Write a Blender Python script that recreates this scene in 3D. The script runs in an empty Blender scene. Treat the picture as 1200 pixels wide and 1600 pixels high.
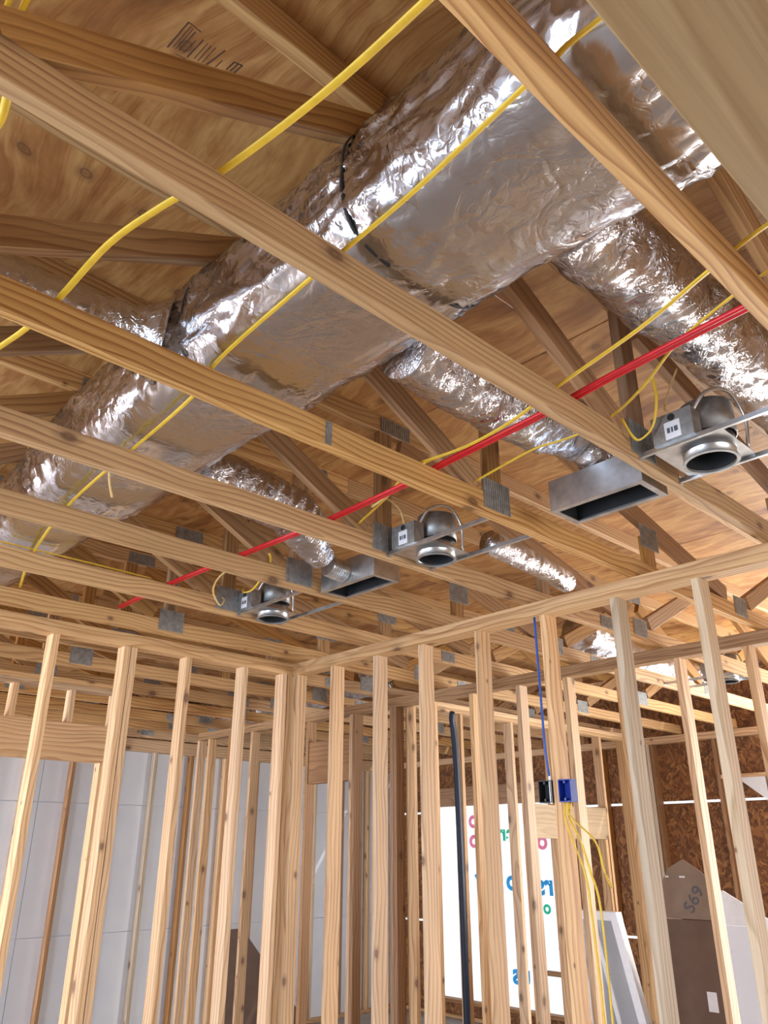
import bpy, bmesh, math, random
from mathutils import Vector, Matrix, noise

# ------------------------------------------------------------------ camera
sc = bpy.context.scene
COL = sc.collection
PI = math.pi
CAMZ = 1.586
pitch = math.atan2(528, 1227); azi = math.radians(46.5)
fh = Vector((math.cos(azi), math.sin(azi), 0))
fwd = fh * math.cos(pitch) + Vector((0, 0, 1)) * math.sin(pitch)
cd = bpy.data.cameras.new('camera'); cam = bpy.data.objects.new('camera', cd); COL.objects.link(cam)
cam.location = (0, 0, CAMZ)
cam.rotation_euler = fwd.to_track_quat('-Z', 'Y').to_euler()
cd.sensor_fit = 'VERTICAL'; cd.sensor_height = 24.0; cd.lens = 24.0 * 1227 / 1600
cd.clip_start = 0.02; cd.clip_end = 200
sc.camera = cam

# ------------------------------------------------------------------ world, daylight, exposure
w = bpy.data.worlds.new('sky'); sc.world = w; w.use_nodes = True
bg = w.node_tree.nodes['Background']
bg.inputs[0].default_value = (0.78, 0.88, 1.0, 1); bg.inputs[1].default_value = 2.2
sun = bpy.data.lights.new('sun', 'SUN'); sun.energy = 4.0; sun.angle = math.radians(1.0); sun.color = (1.0, 0.93, 0.82)
so = bpy.data.objects.new('sun', sun); COL.objects.link(so)
so.rotation_euler = Vector((-0.55, 0.25, -0.8)).to_track_quat('-Z', 'Y').to_euler()

def area_light(name, loc, direction, sx, sz, power, color):
    l = bpy.data.lights.new(name, 'AREA'); l.shape = 'RECTANGLE'; l.size = sx; l.size_y = sz; l.energy = power; l.color = color
    o = bpy.data.objects.new(name, l); COL.objects.link(o); o.location = loc
    o.rotation_euler = Vector(direction).to_track_quat('-Z', 'Z' if abs(direction[2]) < .5 else 'Y').to_euler()
    return o
DAY = (0.66, 0.81, 1.0)
area_light('daylight_left_window', (-3.95, 2.2, 1.25), (1, 0, 0.12), 3.0, 1.7, 250, DAY)
area_light('daylight_rear_window', (1.2, -3.95, 1.25), (0, 1, 0.12), 4.4, 1.7, 130, (0.93, 0.96, 1.0))
area_light('daylight_right_window', (8.25, 1.25, 1.3), (-1, 0, 0.12), 3.6, 1.9, 450, (1.0, 0.97, 0.92))
area_light('far_left_fill_light', (-3.95, 7.1, 1.25), (1, 0, 0.05), 2.2, 1.7, 520, (0.86, 0.90, 1.0))  # added fill with no opening behind it, brightens the far pale wall

sc.view_settings.view_transform = 'Standard'; sc.view_settings.look = 'None'
sc.view_settings.gamma = 1.0; sc.view_settings.use_curve_mapping = False
sc.view_settings.exposure = 0.22
sc.cycles.use_denoising = True
sc.cycles.max_bounces = 7; sc.cycles.diffuse_bounces = 4; sc.cycles.glossy_bounces = 4
sc.cycles.sample_clamp_indirect = 4.0


# ------------------------------------------------------------------ materials
def new_mat(name):
    m = bpy.data.materials.new(name); m.use_nodes = True
    nt = m.node_tree; nt.nodes.clear()
    out = nt.nodes.new('ShaderNodeOutputMaterial'); b = nt.nodes.new('ShaderNodeBsdfPrincipled')
    nt.links.new(b.outputs[0], out.inputs[0])
    return m, nt, b
def N(nt, t, **kw):
    n = nt.nodes.new(t)
    for k, v in kw.items(): setattr(n, k, v)
    return n
def L(nt, a, b): nt.links.new(a, b)
def ramp(nt, fac, stops):
    r = N(nt, 'ShaderNodeValToRGB'); L(nt, fac, r.inputs[0])
    e = r.color_ramp.elements
    while len(e) < len(stops): e.new(0.5)
    for i, (p, c) in enumerate(stops):
        e[i].position = p; e[i].color = (*c, 1) if len(c) == 3 else c
    return r.outputs[0]
def mix(nt, fac, a, b, mode='MIX'):
    m = N(nt, 'ShaderNodeMix', data_type='RGBA', blend_type=mode)
    if isinstance(fac, (int, float)): m.inputs[0].default_value = fac
    else: L(nt, fac, m.inputs[0])
    for s, v in ((m.inputs[6], a), (m.inputs[7], b)):
        if isinstance(v, tuple): s.default_value = (*v, 1)
        else: L(nt, v, s)
    return m.outputs[2]
def mth(nt, op, a, b=None, c=None):
    m = N(nt, 'ShaderNodeMath', operation=op)
    for i, v in enumerate((a, b, c)):
        if v is None: continue
        if isinstance(v, (int, float)): m.inputs[i].default_value = v
        else: L(nt, v, m.inputs[i])
    return m.outputs[0]
def obj_coords(nt, scale=(1, 1, 1), spread=(17, 0.3, 0.3)):
    tc = N(nt, 'ShaderNodeTexCoord'); oi = N(nt, 'ShaderNodeObjectInfo')
    cx = N(nt, 'ShaderNodeCombineXYZ')
    wn = N(nt, 'ShaderNodeTexWhiteNoise', noise_dimensions='1D'); L(nt, oi.outputs['Random'], wn.inputs[1])
    sp = N(nt, 'ShaderNodeVectorMath', operation='MULTIPLY'); L(nt, wn.outputs[1], sp.inputs[0]); sp.inputs[1].default_value = spread
    ad = N(nt, 'ShaderNodeVectorMath', operation='ADD'); L(nt, tc.outputs['Object'], ad.inputs[0]); L(nt, sp.outputs[0], ad.inputs[1])
    mp = N(nt, 'ShaderNodeMapping'); mp.inputs['Scale'].default_value = scale; L(nt, ad.outputs[0], mp.inputs[0])
    return mp.outputs[0], ad.outputs[0], oi.outputs['Random']
def lumber(name, light, dark, ring=17.0, knots=0.8, rough=0.62):
    m, nt, b = new_mat(name)
    v, raw, rnd = obj_coords(nt, (0.16, 1, 1), (17, 0.16, 0.16))
    wn0 = N(nt, 'ShaderNodeTexNoise'); mp0 = N(nt, 'ShaderNodeMapping'); mp0.inputs['Scale'].default_value = (1.7, 5, 5); L(nt, raw, mp0.inputs[0]); L(nt, mp0.outputs[0], wn0.inputs[0]); wn0.inputs['Scale'].default_value = 1.0; wn0.inputs['Detail'].default_value = 1.5
    wp0 = N(nt, 'ShaderNodeVectorMath', operation='MULTIPLY_ADD'); L(nt, wn0.outputs['Color'], wp0.inputs[0]); wp0.inputs[1].default_value = (0, 0.085, 0.085); L(nt, v, wp0.inputs[2])
    wv = N(nt, 'ShaderNodeTexWave', wave_type='RINGS', rings_direction='X', wave_profile='SAW')
    L(nt, wp0.outputs[0], wv.inputs[0]); wv.inputs['Scale'].default_value = ring; wv.inputs['Distortion'].default_value = 1.6
    wv.inputs['Detail'].default_value = 2.0; wv.inputs['Detail Scale'].default_value = 0.9; wv.inputs['Detail Roughness'].default_value = 0.45
    base = ramp(nt, wv.outputs['Fac'], [(0.0, light), (0.5, tuple(l * .82 + d * .18 for l, d in zip(light, dark))), (0.88, tuple(l * .15 + d * .85 for l, d in zip(light, dark))), (1.0, light)])
    # big soft colour drift, so that some lengths are paler than others
    n1 = N(nt, 'ShaderNodeTexNoise'); mp1 = N(nt, 'ShaderNodeMapping'); mp1.inputs['Scale'].default_value = (1.3, 9, 9); L(nt, raw, mp1.inputs[0]); L(nt, mp1.outputs[0], n1.inputs[0]); n1.inputs['Scale'].default_value = 1.0
    f1 = ramp(nt, n1.outputs[0], [(0.35, (0, 0, 0)), (0.68, (1, 1, 1))])
    base = mix(nt, mth(nt, 'MULTIPLY', f1, 0.38), base, tuple(min(1, c * 1.12) for c in light))
    # fine fibres
    n2 = N(nt, 'ShaderNodeTexNoise'); mp2 = N(nt, 'ShaderNodeMapping'); mp2.inputs['Scale'].default_value = (3, 160, 160); L(nt, raw, mp2.inputs[0]); L(nt, mp2.outputs[0], n2.inputs[0]); n2.inputs['Scale'].default_value = 1.0; n2.inputs['Detail'].default_value = 3
    f2 = ramp(nt, n2.outputs[0], [(0.3, (0.86, 0.84, 0.8)), (0.65, (1.05, 1.05, 1.05))])
    base = mix(nt, 1.0, base, f2, 'MULTIPLY')
    # knots
    sx = N(nt, 'ShaderNodeSeparateXYZ'); L(nt, raw, sx.inputs[0]); cb = N(nt, 'ShaderNodeCombineXYZ')
    L(nt, mth(nt, 'MULTIPLY', sx.outputs[0], 3.1), cb.inputs[0]); L(nt, mth(nt, 'MULTIPLY', mth(nt, 'ADD', sx.outputs[1], sx.outputs[2]), 5.2), cb.inputs[1])
    vo = N(nt, 'ShaderNodeTexVoronoi', voronoi_dimensions='2D'); L(nt, cb.outputs[0], vo.inputs['Vector']); vo.inputs['Scale'].default_value = 1.0
    gs = N(nt, 'ShaderNodeSeparateColor'); L(nt, vo.outputs['Color'], gs.inputs[0])
    dist = mth(nt, 'DIVIDE', vo.outputs['Distance'], mth(nt, 'MULTIPLY_ADD', gs.outputs[1], 1.1, 0.35))
    k = ramp(nt, dist, [(0.0, (.8, .8, .8)), (0.03, (1, 1, 1)), (0.055, (.85, .85, .85)), (0.075, (0.38, 0.38, 0.38)), (0.15, (0, 0, 0))])
    sel = mth(nt, 'GREATER_THAN', N_sep(nt, vo.outputs['Color']), 1 - knots * .40)
    base = mix(nt, mth(nt, 'MULTIPLY', mth(nt, 'MULTIPLY', k, sel), 0.85), base, (0.13, 0.055, 0.022))
    # each board its own tone
    hsv = N(nt, 'ShaderNodeHueSaturation'); L(nt, base, hsv.inputs['Color'])
    wn = N(nt, 'ShaderNodeTexWhiteNoise', noise_dimensions='1D'); L(nt, rnd, wn.inputs[1])
    L(nt, mth(nt, 'MULTIPLY_ADD', wn.outputs[0], 0.34, 0.80), hsv.inputs['Value'])
    L(nt, mth(nt, 'MULTIPLY_ADD', rnd, 0.26, 0.84), hsv.inputs['Saturation'])
    L(nt, hsv.outputs[0], b.inputs['Base Color'])
    b.inputs['Roughness'].default_value = rough
    bp = N(nt, 'ShaderNodeBump'); bp.inputs['Strength'].default_value = 0.25; bp.inputs['Distance'].default_value = 0.002
    L(nt, n2.outputs[0], bp.inputs['Height']); L(nt, bp.outputs[0], b.inputs['Normal'])
    return m
def N_sep(nt, col):
    s = N(nt, 'ShaderNodeSeparateColor'); L(nt, col, s.inputs[0]); return s.outputs[0]

M = {}
M['truss'] = lumber('truss_pine', (0.63, 0.395, 0.175), (0.27, 0.10, 0.025), 17, 0.9)
M['web'] = lumber('web_pine', (0.43, 0.235, 0.08), (0.19, 0.068, 0.016), 15)
M['stud'] = lumber('stud_pine', (0.73, 0.485, 0.26), (0.38, 0.17, 0.058), 14, 1.35)
M['greystud'] = lumber('weathered_pine', (0.62, 0.50, 0.36), (0.38, 0.26, 0.14), 13, 0.9)
M['browns'] = lumber('brown_pine', (0.42, 0.23, 0.10), (0.24, 0.10, 0.035), 12, 0.8)
M['header'] = lumber('header_pine', (0.47, 0.335, 0.185), (0.34, 0.21, 0.10), 9, 0.8)

def plywood(name, light, mid, dark):
    m, nt, b = new_mat(name)
    v, raw, rnd = obj_coords(nt, (1, 1, 1), (13, 13, 3))
    wp = N(nt, 'ShaderNodeTexNoise'); L(nt, raw, wp.inputs[0]); wp.inputs['Scale'].default_value = 1.8; wp.inputs['Detail'].default_value = 1
    vm = N(nt, 'ShaderNodeVectorMath', operation='MULTIPLY_ADD'); L(nt, wp.outputs['Color'], vm.inputs[0]); vm.inputs[1].default_value = (0.16, 0.24, 0); L(nt, raw, vm.inputs[2])
    # broad heartwood blotches drawn out along the sheet
    n1 = N(nt, 'ShaderNodeTexNoise'); mp1 = N(nt, 'ShaderNodeMapping'); mp1.inputs['Scale'].default_value = (1.6, 4.6, 1); L(nt, vm.outputs[0], mp1.inputs[0]); L(nt, mp1.outputs[0], n1.inputs[0]); n1.inputs['Scale'].default_value = 1; n1.inputs['Detail'].default_value = 5; n1.inputs['Roughness'].default_value = 0.55
    c = ramp(nt, n1.outputs[0], [(0.30, dark), (0.42, mid), (0.50, light), (0.56, mid), (0.70, light)])
    wv = N(nt, 'ShaderNodeTexWave', wave_type='BANDS', bands_direction='Y'); L(nt, vm.outputs[0], wv.inputs[0])
    wv.inputs['Scale'].default_value = 6.0; wv.inputs['Distortion'].default_value = 5.0; wv.inputs['Detail'].default_value = 2; wv.inputs['Detail Scale'].default_value = 0.5
    gr = ramp(nt, wv.outputs['Fac'], [(0.0, (1.0, 1.0, 1.0)), (0.7, (0.98, 0.96, 0.93)), (0.95, (0.80, 0.68, 0.54)), (1.0, (0.95, 0.92, 0.88))])
    nm = N(nt, 'ShaderNodeTexNoise'); L(nt, raw, nm.inputs[0]); nm.inputs['Scale'].default_value = 1.7
    gm = ramp(nt, nm.outputs[0], [(0.42, (0, 0, 0)), (0.60, (1, 1, 1))])
    c = mix(nt, gm, c, mix(nt, 1.0, c, gr, 'MULTIPLY'))
    n3 = N(nt, 'ShaderNodeTexNoise'); mp3 = N(nt, 'ShaderNodeMapping'); mp3.inputs['Scale'].default_value = (9, 70, 2); L(nt, vm.outputs[0], mp3.inputs[0]); L(nt, mp3.outputs[0], n3.inputs[0]); n3.inputs['Scale'].default_value = 1; n3.inputs['Detail'].default_value = 3
    c = mix(nt, 1.0, c, ramp(nt, n3.outputs[0], [(0.32, (0.86, 0.80, 0.72)), (0.6, (1.03, 1.03, 1.03))]), 'MULTIPLY')
    vo = N(nt, 'ShaderNodeTexVoronoi', voronoi_dimensions='2D'); L(nt, vm.outputs[0], vo.inputs['Vector']); vo.inputs['Scale'].default_value = 3.6
    k = ramp(nt, vo.outputs['Distance'], [(0.0, (.9, .9, .9)), (0.03, (.55, .55, .55)), (0.05, (1, 1, 1)), (0.07, (.4, .4, .4)), (0.15, (0, 0, 0))])
    sel = mth(nt, 'GREATER_THAN', N_sep(nt, vo.outputs['Color']), 0.35)
    c = mix(nt, mth(nt, 'MULTIPLY', mth(nt, 'MULTIPLY', k, sel), 0.8), c, (0.10, 0.035, 0.012))
    L(nt, c, b.inputs['Base Color']); b.inputs['Roughness'].default_value = 0.6
    bp = N(nt, 'ShaderNodeBump'); bp.inputs['Strength'].default_value = 0.2; bp.inputs['Distance'].default_value = 0.002
    L(nt, n3.outputs[0], bp.inputs['Height']); L(nt, bp.outputs[0], b.inputs['Normal'])
    return m
M['ply'] = plywood('roof_plywood', (0.52, 0.295, 0.105), (0.38, 0.175, 0.050), (0.20, 0.075, 0.018))

def osb():
    m, nt, b = new_mat('oriented_strand_board')
    v, raw, rnd = obj_coords(nt, (1, 1, 1), (9, 9, 9))
    nz = N(nt, 'ShaderNodeTexNoise'); L(nt, raw, nz.inputs[0]); nz.inputs['Scale'].default_value = 3
    vm = N(nt, 'ShaderNodeVectorMath', operation='MULTIPLY_ADD'); L(nt, nz.outputs['Color'], vm.inputs[0]); vm.inputs[1].default_value = (0.25, 0.25, 0.25); L(nt, raw, vm.inputs[2])
    cs = []
    for rot in (0.5, -0.6, 1.5):
        mp0 = N(nt, 'ShaderNodeMapping'); mp0.inputs['Rotation'].default_value = (rot, 0.2, rot * .7); L(nt, vm.outputs[0], mp0.inputs[0])
        mp = N(nt, 'ShaderNodeMapping'); mp.inputs['Scale'].default_value = (20, 52, 13); L(nt, mp0.outputs[0], mp.inputs[0])
        vo = N(nt, 'ShaderNodeTexVoronoi'); L(nt, mp.outputs[0], vo.inputs[0]); vo.inputs['Scale'].default_value = 1
        cs.append(ramp(nt, N_sep(nt, vo.outputs['Color']), [(0.0, (0.10, 0.038, 0.012)), (0.5, (0.20, 0.08, 0.025)), (0.85, (0.30, 0.13, 0.04)), (1.0, (0.40, 0.20, 0.07))]))
    ns = N(nt, 'ShaderNodeTexNoise'); L(nt, raw, ns.inputs[0]); ns.inputs['Scale'].default_value = 9
    c = mix(nt, ramp(nt, ns.outputs[0], [(0.44, (0, 0, 0)), (0.47, (1, 1, 1))]), cs[0], cs[1])
    c = mix(nt, ramp(nt, ns.outputs[0], [(0.53, (0, 0, 0)), (0.56, (1, 1, 1))]), c, cs[2])
    L(nt, c, b.inputs['Base Color']); b.inputs['Roughness'].default_value = 0.7
    return m
M['osb'] = osb()

def foil(name, tint=(0.63, 0.635, 0.675), rough=0.2, scale=1.0, strength=0.38):
    m, nt, b = new_mat(name)
    tc = N(nt, 'ShaderNodeTexCoord')
    n1 = N(nt, 'ShaderNodeTexNoise'); L(nt, tc.outputs['Object'], n1.inputs[0]); n1.inputs['Scale'].default_value = 5 * scale; n1.inputs['Detail'].default_value = 3; n1.inputs['Distortion'].default_value = 0.8
    vm = N(nt, 'ShaderNodeVectorMath', operation='MULTIPLY_ADD'); L(nt, n1.outputs['Color'], vm.inputs[0]); vm.inputs[1].default_value = (0.14, 0.14, 0.14); L(nt, tc.outputs['Object'], vm.inputs[2])
    v1 = N(nt, 'ShaderNodeTexVoronoi', feature='DISTANCE_TO_EDGE'); L(nt, vm.outputs[0], v1.inputs[0]); v1.inputs['Scale'].default_value = 10 * scale
    v2 = N(nt, 'ShaderNodeTexVoronoi', feature='DISTANCE_TO_EDGE'); L(nt, vm.outputs[0], v2.inputs[0]); v2.inputs['Scale'].default_value = 31 * scale
    n2 = N(nt, 'ShaderNodeTexNoise'); L(nt, vm.outputs[0], n2.inputs[0]); n2.inputs['Scale'].default_value = 24 * scale; n2.inputs['Detail'].default_value = 3; n2.inputs['Distortion'].default_value = 1.5
    mask = ramp(nt, n1.outputs[0], [(0.42, (0.12, 0.12, 0.12)), (0.66, (1, 1, 1))])
    h = mth(nt, 'ADD', mth(nt, 'MULTIPLY', mth(nt, 'MINIMUM', v1.outputs[0], 0.12), 3.0), mth(nt, 'MULTIPLY', mth(nt, 'MINIMUM', v2.outputs[0], 0.1), 1.1))
    h = mth(nt, 'ADD', h, mth(nt, 'MULTIPLY', n2.outputs[0], 0.55))
    h = mth(nt, 'MULTIPLY', h, mask)
    bp = N(nt, 'ShaderNodeBump'); bp.inputs['Strength'].default_value = strength; bp.inputs['Distance'].default_value = 0.012
    L(nt, h, bp.inputs['Height']); L(nt, bp.outputs[0], b.inputs['Normal'])
    b.inputs['Base Color'].default_value = (*tint, 1); b.inputs['Metallic'].default_value = 1.0; b.inputs['Roughness'].default_value = rough
    return m
M['foil'] = foil('foil_duct_wrap')
M['flexfoil'] = foil('flexible_duct_foil', (0.62, 0.62, 0.66), 0.24, 2.2, 0.6)
def plain(name, col, rough=0.5, metal=0.0, var=0.12, scale=30, emit=None):
    m, nt, b = new_mat(name)
    tc = N(nt, 'ShaderNodeTexCoord'); n = N(nt, 'ShaderNodeTexNoise'); L(nt, tc.outputs['Object'], n.inputs[0]); n.inputs['Scale'].default_value = scale; n.inputs['Detail'].default_value = 3
    c = ramp(nt, n.outputs[0], [(0.3, tuple(x * (1 - var) for x in col)), (0.7, tuple(min(1, x * (1 + var)) for x in col))])
    L(nt, c, b.inputs['Base Color']); b.inputs['Roughness'].default_value = rough; b.inputs['Metallic'].default_value = metal
    return m
M['galv'] = plain('galvanised_steel', (0.60, 0.62, 0.64), 0.32, 1.0, 0.18, 22)
M['galvdull'] = plain('dull_galvanised_steel', (0.36, 0.37, 0.37), 0.5, 0.8, 0.2, 40)
M['dark'] = plain('shade_and_baffle_black', (0.012, 0.013, 0.016), 0.8)  # near black: paints the deep shade inside the boots, also colours the can baffles
M['black'] = plain('black_tape', (0.02, 0.02, 0.02), 0.5)
M['yellow'] = plain('yellow_cable_sheath', (0.78, 0.53, 0.045), 0.42, 0, 0.08)
M['cream'] = plain('cream_cable_sheath', (0.72, 0.50, 0.20), 0.45, 0, 0.08)
M['red'] = plain('red_pipe_plastic', (0.62, 0.012, 0.02), 0.35, 0, 0.08)
M['blue'] = plain('blue_box_plastic', (0.012, 0.045, 0.36), 0.4, 0, 0.1)
M['bluecable'] = plain('blue_cable_sheath', (0.02, 0.09, 0.42), 0.4, 0, 0.1)
M['navy'] = plain('dark_blue_hose_rubber', (0.018, 0.035, 0.075), 0.5, 0, 0.1)
M['white'] = plain('white_label_paper', (0.80, 0.82, 0.88), 0.6, 0, 0.03)
M['ink'] = plain('grey_printed_ink', (0.10, 0.11, 0.14), 0.6)
M['stampink'] = plain('faded_black_stamp_ink', (0.10, 0.05, 0.03), 0.7, 0, 0.3, 90)
M['vinyl'] = plain('white_vinyl', (0.80, 0.84, 0.90), 0.3, 0, 0.04)
M['foamwall'] = plain('pale_blue_white_wall_board', (0.80, 0.87, 1.0), 0.55, 0, 0.03, 3)
M['card'] = plain('brown_cardboard', (0.145, 0.09, 0.065), 0.7, 0, 0.10, 8)
M['cardlight'] = plain('grey_brown_cardboard', (0.25, 0.19, 0.145), 0.7, 0, 0.10, 8)
M['concrete'] = plain('concrete_slab', (0.34, 0.31, 0.28), 0.8, 0, 0.12, 4)
M['soil'] = plain('pale_soil', (0.45, 0.38, 0.30), 0.9, 0, 0.2, 1)
M['glass'] = plain('window_glass', (0.45, 0.50, 0.55), 0.1, 0.3, 0.05, 3)
def wrapmat():
    m = bpy.data.materials.new('white_house_wrap'); m.use_nodes = True; nt = m.node_tree; nt.nodes.clear()
    out = N(nt, 'ShaderNodeOutputMaterial'); mx = N(nt, 'ShaderNodeMixShader'); d = N(nt, 'ShaderNodeBsdfDiffuse'); t = N(nt, 'ShaderNodeBsdfTranslucent')
    tc = N(nt, 'ShaderNodeTexCoord'); n = N(nt, 'ShaderNodeTexNoise'); L(nt, tc.outputs['Object'], n.inputs[0]); n.inputs['Scale'].default_value = 2.5
    c = ramp(nt, n.outputs[0], [(0.3, (0.84, 0.88, 0.92)), (0.7, (0.93, 0.95, 0.97))])
    L(nt, c, d.inputs[0]); L(nt, c, t.inputs[0]); mx.inputs[0].default_value = 0.62
    L(nt, d.outputs[0], mx.inputs[1]); L(nt, t.outputs[0], mx.inputs[2]); L(nt, mx.outputs[0], out.inputs[0])
    return m
M['wrap'] = wrapmat()
def inkt(name, c):
    m = bpy.data.materials.new(name); m.use_nodes = True; nt = m.node_tree; nt.nodes.clear()
    out = N(nt, 'ShaderNodeOutputMaterial'); mx = N(nt, 'ShaderNodeMixShader'); d = N(nt, 'ShaderNodeBsdfDiffuse'); t = N(nt, 'ShaderNodeBsdfTranslucent')
    tc = N(nt, 'ShaderNodeTexCoord'); n = N(nt, 'ShaderNodeTexNoise'); L(nt, tc.outputs['Object'], n.inputs[0]); n.inputs['Scale'].default_value = 12
    cc = ramp(nt, n.outputs[0], [(0.3, tuple(x * .85 for x in c)), (0.7, c)])
    L(nt, cc, d.inputs[0]); L(nt, cc, t.inputs[0]); mx.inputs[0].default_value = 0.62
    L(nt, d.outputs[0], mx.inputs[1]); L(nt, t.outputs[0], mx.inputs[2]); L(nt, mx.outputs[0], out.inputs[0])
    return m
M['inkblue'] = inkt('blue_wrap_print', (0.14, 0.62, 0.92)); M['inkgreen'] = inkt('green_wrap_print', (0.16, 0.82, 0.62)); M['inkpink'] = inkt('pink_wrap_print', (0.98, 0.50, 0.66))

# ------------------------------------------------------------------ helpers
def link(o, parent=None):
    COL.objects.link(o)
    if parent is not None: o.parent = parent
    return o
def wloc(o):
    v = Vector(o.location)
    while o.parent is not None:
        o = o.parent; v += Vector(o.location)
    return v
def empty(name, loc=(0, 0, 0), label=None, cat=None, group=None, kind=None):
    o = bpy.data.objects.new(name, None); o.location = loc; o.empty_display_size = 0.1; COL.objects.link(o)
    return tag(o, label, cat, group, kind)
def tag(o, label=None, cat=None, group=None, kind=None):
    if label: o['label'] = label
    if cat: o['category'] = cat
    if group: o['group'] = group
    if kind: o['kind'] = kind
    return o
CACHE = {}
def board_mesh(l, a, c, mat, ch=0.002):
    key = (round(l, 3), round(a, 4), round(c, 4), mat)
    if key in CACHE: return CACHE[key]
    bm = bmesh.new(); y, z = a / 2, c / 2; ch = min(ch, a / 4, c / 4)
    prof = [(-y + ch, -z), (y - ch, -z), (y, -z + ch), (y, z - ch), (y - ch, z), (-y + ch, z), (-y, z - ch), (-y, -z + ch)]
    A = [bm.verts.new((-l / 2, p, q)) for p, q in prof]; B = [bm.verts.new((l / 2, p, q)) for p, q in prof]
    for i in range(8):
        j = (i + 1) % 8; bm.faces.new((A[i], A[j], B[j], B[i]))
    bm.faces.new(A[::-1]); bm.faces.new(B)
    me = bpy.data.meshes.new('board'); bm.to_mesh(me); bm.free(); me.materials.append(M[mat]); CACHE[key] = me
    return me
def board(name, parent, x0, x1, y0, y1, z0, z1, mat, label=None):
    dx, dy, dz = x1 - x0, y1 - y0, z1 - z0
    c = Vector(((x0 + x1) / 2, (y0 + y1) / 2, (z0 + z1) / 2))
    if dx >= dy and dx >= dz: me = board_mesh(dx, dy, dz, mat); rot = (0, 0, 0)
    elif dy >= dz: me = board_mesh(dy, dx, dz, mat); rot = (0, 0, PI / 2)
    else: me = board_mesh(dz, dy, dx, mat); rot = (0, -PI / 2, 0)
    o = bpy.data.objects.new(name, me); link(o, parent)
    o.location = c - (wloc(parent) if parent else Vector((0, 0, 0))); o.rotation_euler = rot
    if label: o['label'] = label
    return o
def web(name, parent, p, q, y0, y1, depth, mat):      # member in a truss plane between (x,z) points, with square ends
    (xa, za), (xb, zb) = p, q
    l = math.hypot(xb - xa, zb - za); ang = math.atan2(zb - za, xb - xa)
    o = bpy.data.objects.new(name, board_mesh(l, y1 - y0, depth, mat)); link(o, parent)
    o.location = Vector(((xa + xb) / 2, (y0 + y1) / 2, (za + zb) / 2)) - wloc(parent); o.rotation_euler = (0, -ang, 0)
    return o
def mesh_obj(name, bm, mat, parent=None, smooth=False, label=None):
    me = bpy.data.meshes.new(name); bm.normal_update(); bm.to_mesh(me); bm.free()
    for mm in (mat if isinstance(mat, (list, tuple)) else [mat]): me.materials.append(M[mm])
    if smooth:
        for p in me.polygons: p.use_smooth = True
    o = bpy.data.objects.new(name, me); link(o, parent)
    if parent is not None: o.location = -wloc(parent)
    if label: o['label'] = label
    return o
def bm_box(bm, x0, x1, y0, y1, z0, z1):
    v = [bm.verts.new(p) for p in ((x0, y0, z0), (x1, y0, z0), (x1, y1, z0), (x0, y1, z0), (x0, y0, z1), (x1, y0, z1), (x1, y1, z1), (x0, y1, z1))]
    for f in ((3, 2, 1, 0), (4, 5, 6, 7), (0, 1, 5, 4), (1, 2, 6, 5), (2, 3, 7, 6), (3, 0, 4, 7)): bm.faces.new([v[i] for i in f])
def box(name, parent, x0, x1, y0, y1, z0, z1, mat, label=None):
    bm = bmesh.new(); bm_box(bm, x0, x1, y0, y1, z0, z1); return mesh_obj(name, bm, mat, parent, label=label)
def smooth_path(pts, n=6):
    pts = [Vector(p) for p in pts]; out = []
    P = [pts[0] * 2 - pts[1]] + pts + [pts[-1] * 2 - pts[-2]]
    for i in range(1, len(P) - 2):
        for j in range(n):
            t = j / n; a, b, c, d = P[i - 1], P[i], P[i + 1], P[i + 2]
            out.append(0.5 * ((2 * b) + (c - a) * t + (2 * a - 5 * b + 4 * c - d) * t * t + (3 * b - a - 3 * c + d) * t ** 3))
    out.append(pts[-1]); return out
def bm_tube(bm, path, ra, rb=None, seg=8, cap=True, wr=0.0, wfreq=14.0, sq=2.0, seed=0.0):
    """tube along path; ra horizontal radius, rb vertical radius (numbers or functions of t)"""
    rings = []; n = len(path)
    for i, p in enumerate(path):
        t = i / (n - 1)
        d = (path[min(i + 1, n - 1)] - path[max(i - 1, 0)]).normalized()
        up = Vector((0, 0, 1)) if abs(d.z) < 0.95 else Vector((1, 0, 0))
        s = d.cross(up).normalized(); u = s.cross(d).normalized()
        A = ra(t) if callable(ra) else ra
        B = (rb(t) if callable(rb) else rb) if rb is not None else A
        ring = []
        for k in range(seg):
            a = 2 * PI * k / seg; ca, sa = math.cos(a), math.sin(a)
            q = (abs(ca) ** sq + abs(sa) ** sq) ** (-1 / sq)
            off = s * ca * A * q + u * sa * B * q
            if wr:
                pt = p + off
                w_ = noise.noise(Vector((pt.x * wfreq + seed, pt.y * wfreq, pt.z * wfreq * .6)))
                w2 = noise.noise(Vector((pt.x * wfreq * .35 + seed, pt.y * wfreq * .35, pt.z * 3)))
                off *= 1 + wr * (-abs(w_) * 1.6 + w2 * 1.2 + .25)
            ring.append(bm.verts.new(p + off))
        rings.append(ring)
    for i in range(n - 1):
        for k in range(seg):
            j = (k + 1) % seg; bm.faces.new((rings[i][k], rings[i][j], rings[i + 1][j], rings[i + 1][k]))
    if cap: bm.faces.new(rings[0][::-1]); bm.faces.new(rings[-1])
    return rings
def cable(name, pts, label, cat='cable', mat='yellow', ra=0.0075, rb=0.0035, parent=None, n=6, group=None):
    bm = bmesh.new(); bm_tube(bm, smooth_path(pts, n), ra, rb, 8)
    o = mesh_obj(name, bm, mat, parent, True)
    if parent is None: tag(o, label, cat, group or ('yellow cables' if name == 'yellow_cable' else None))
    return o

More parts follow.
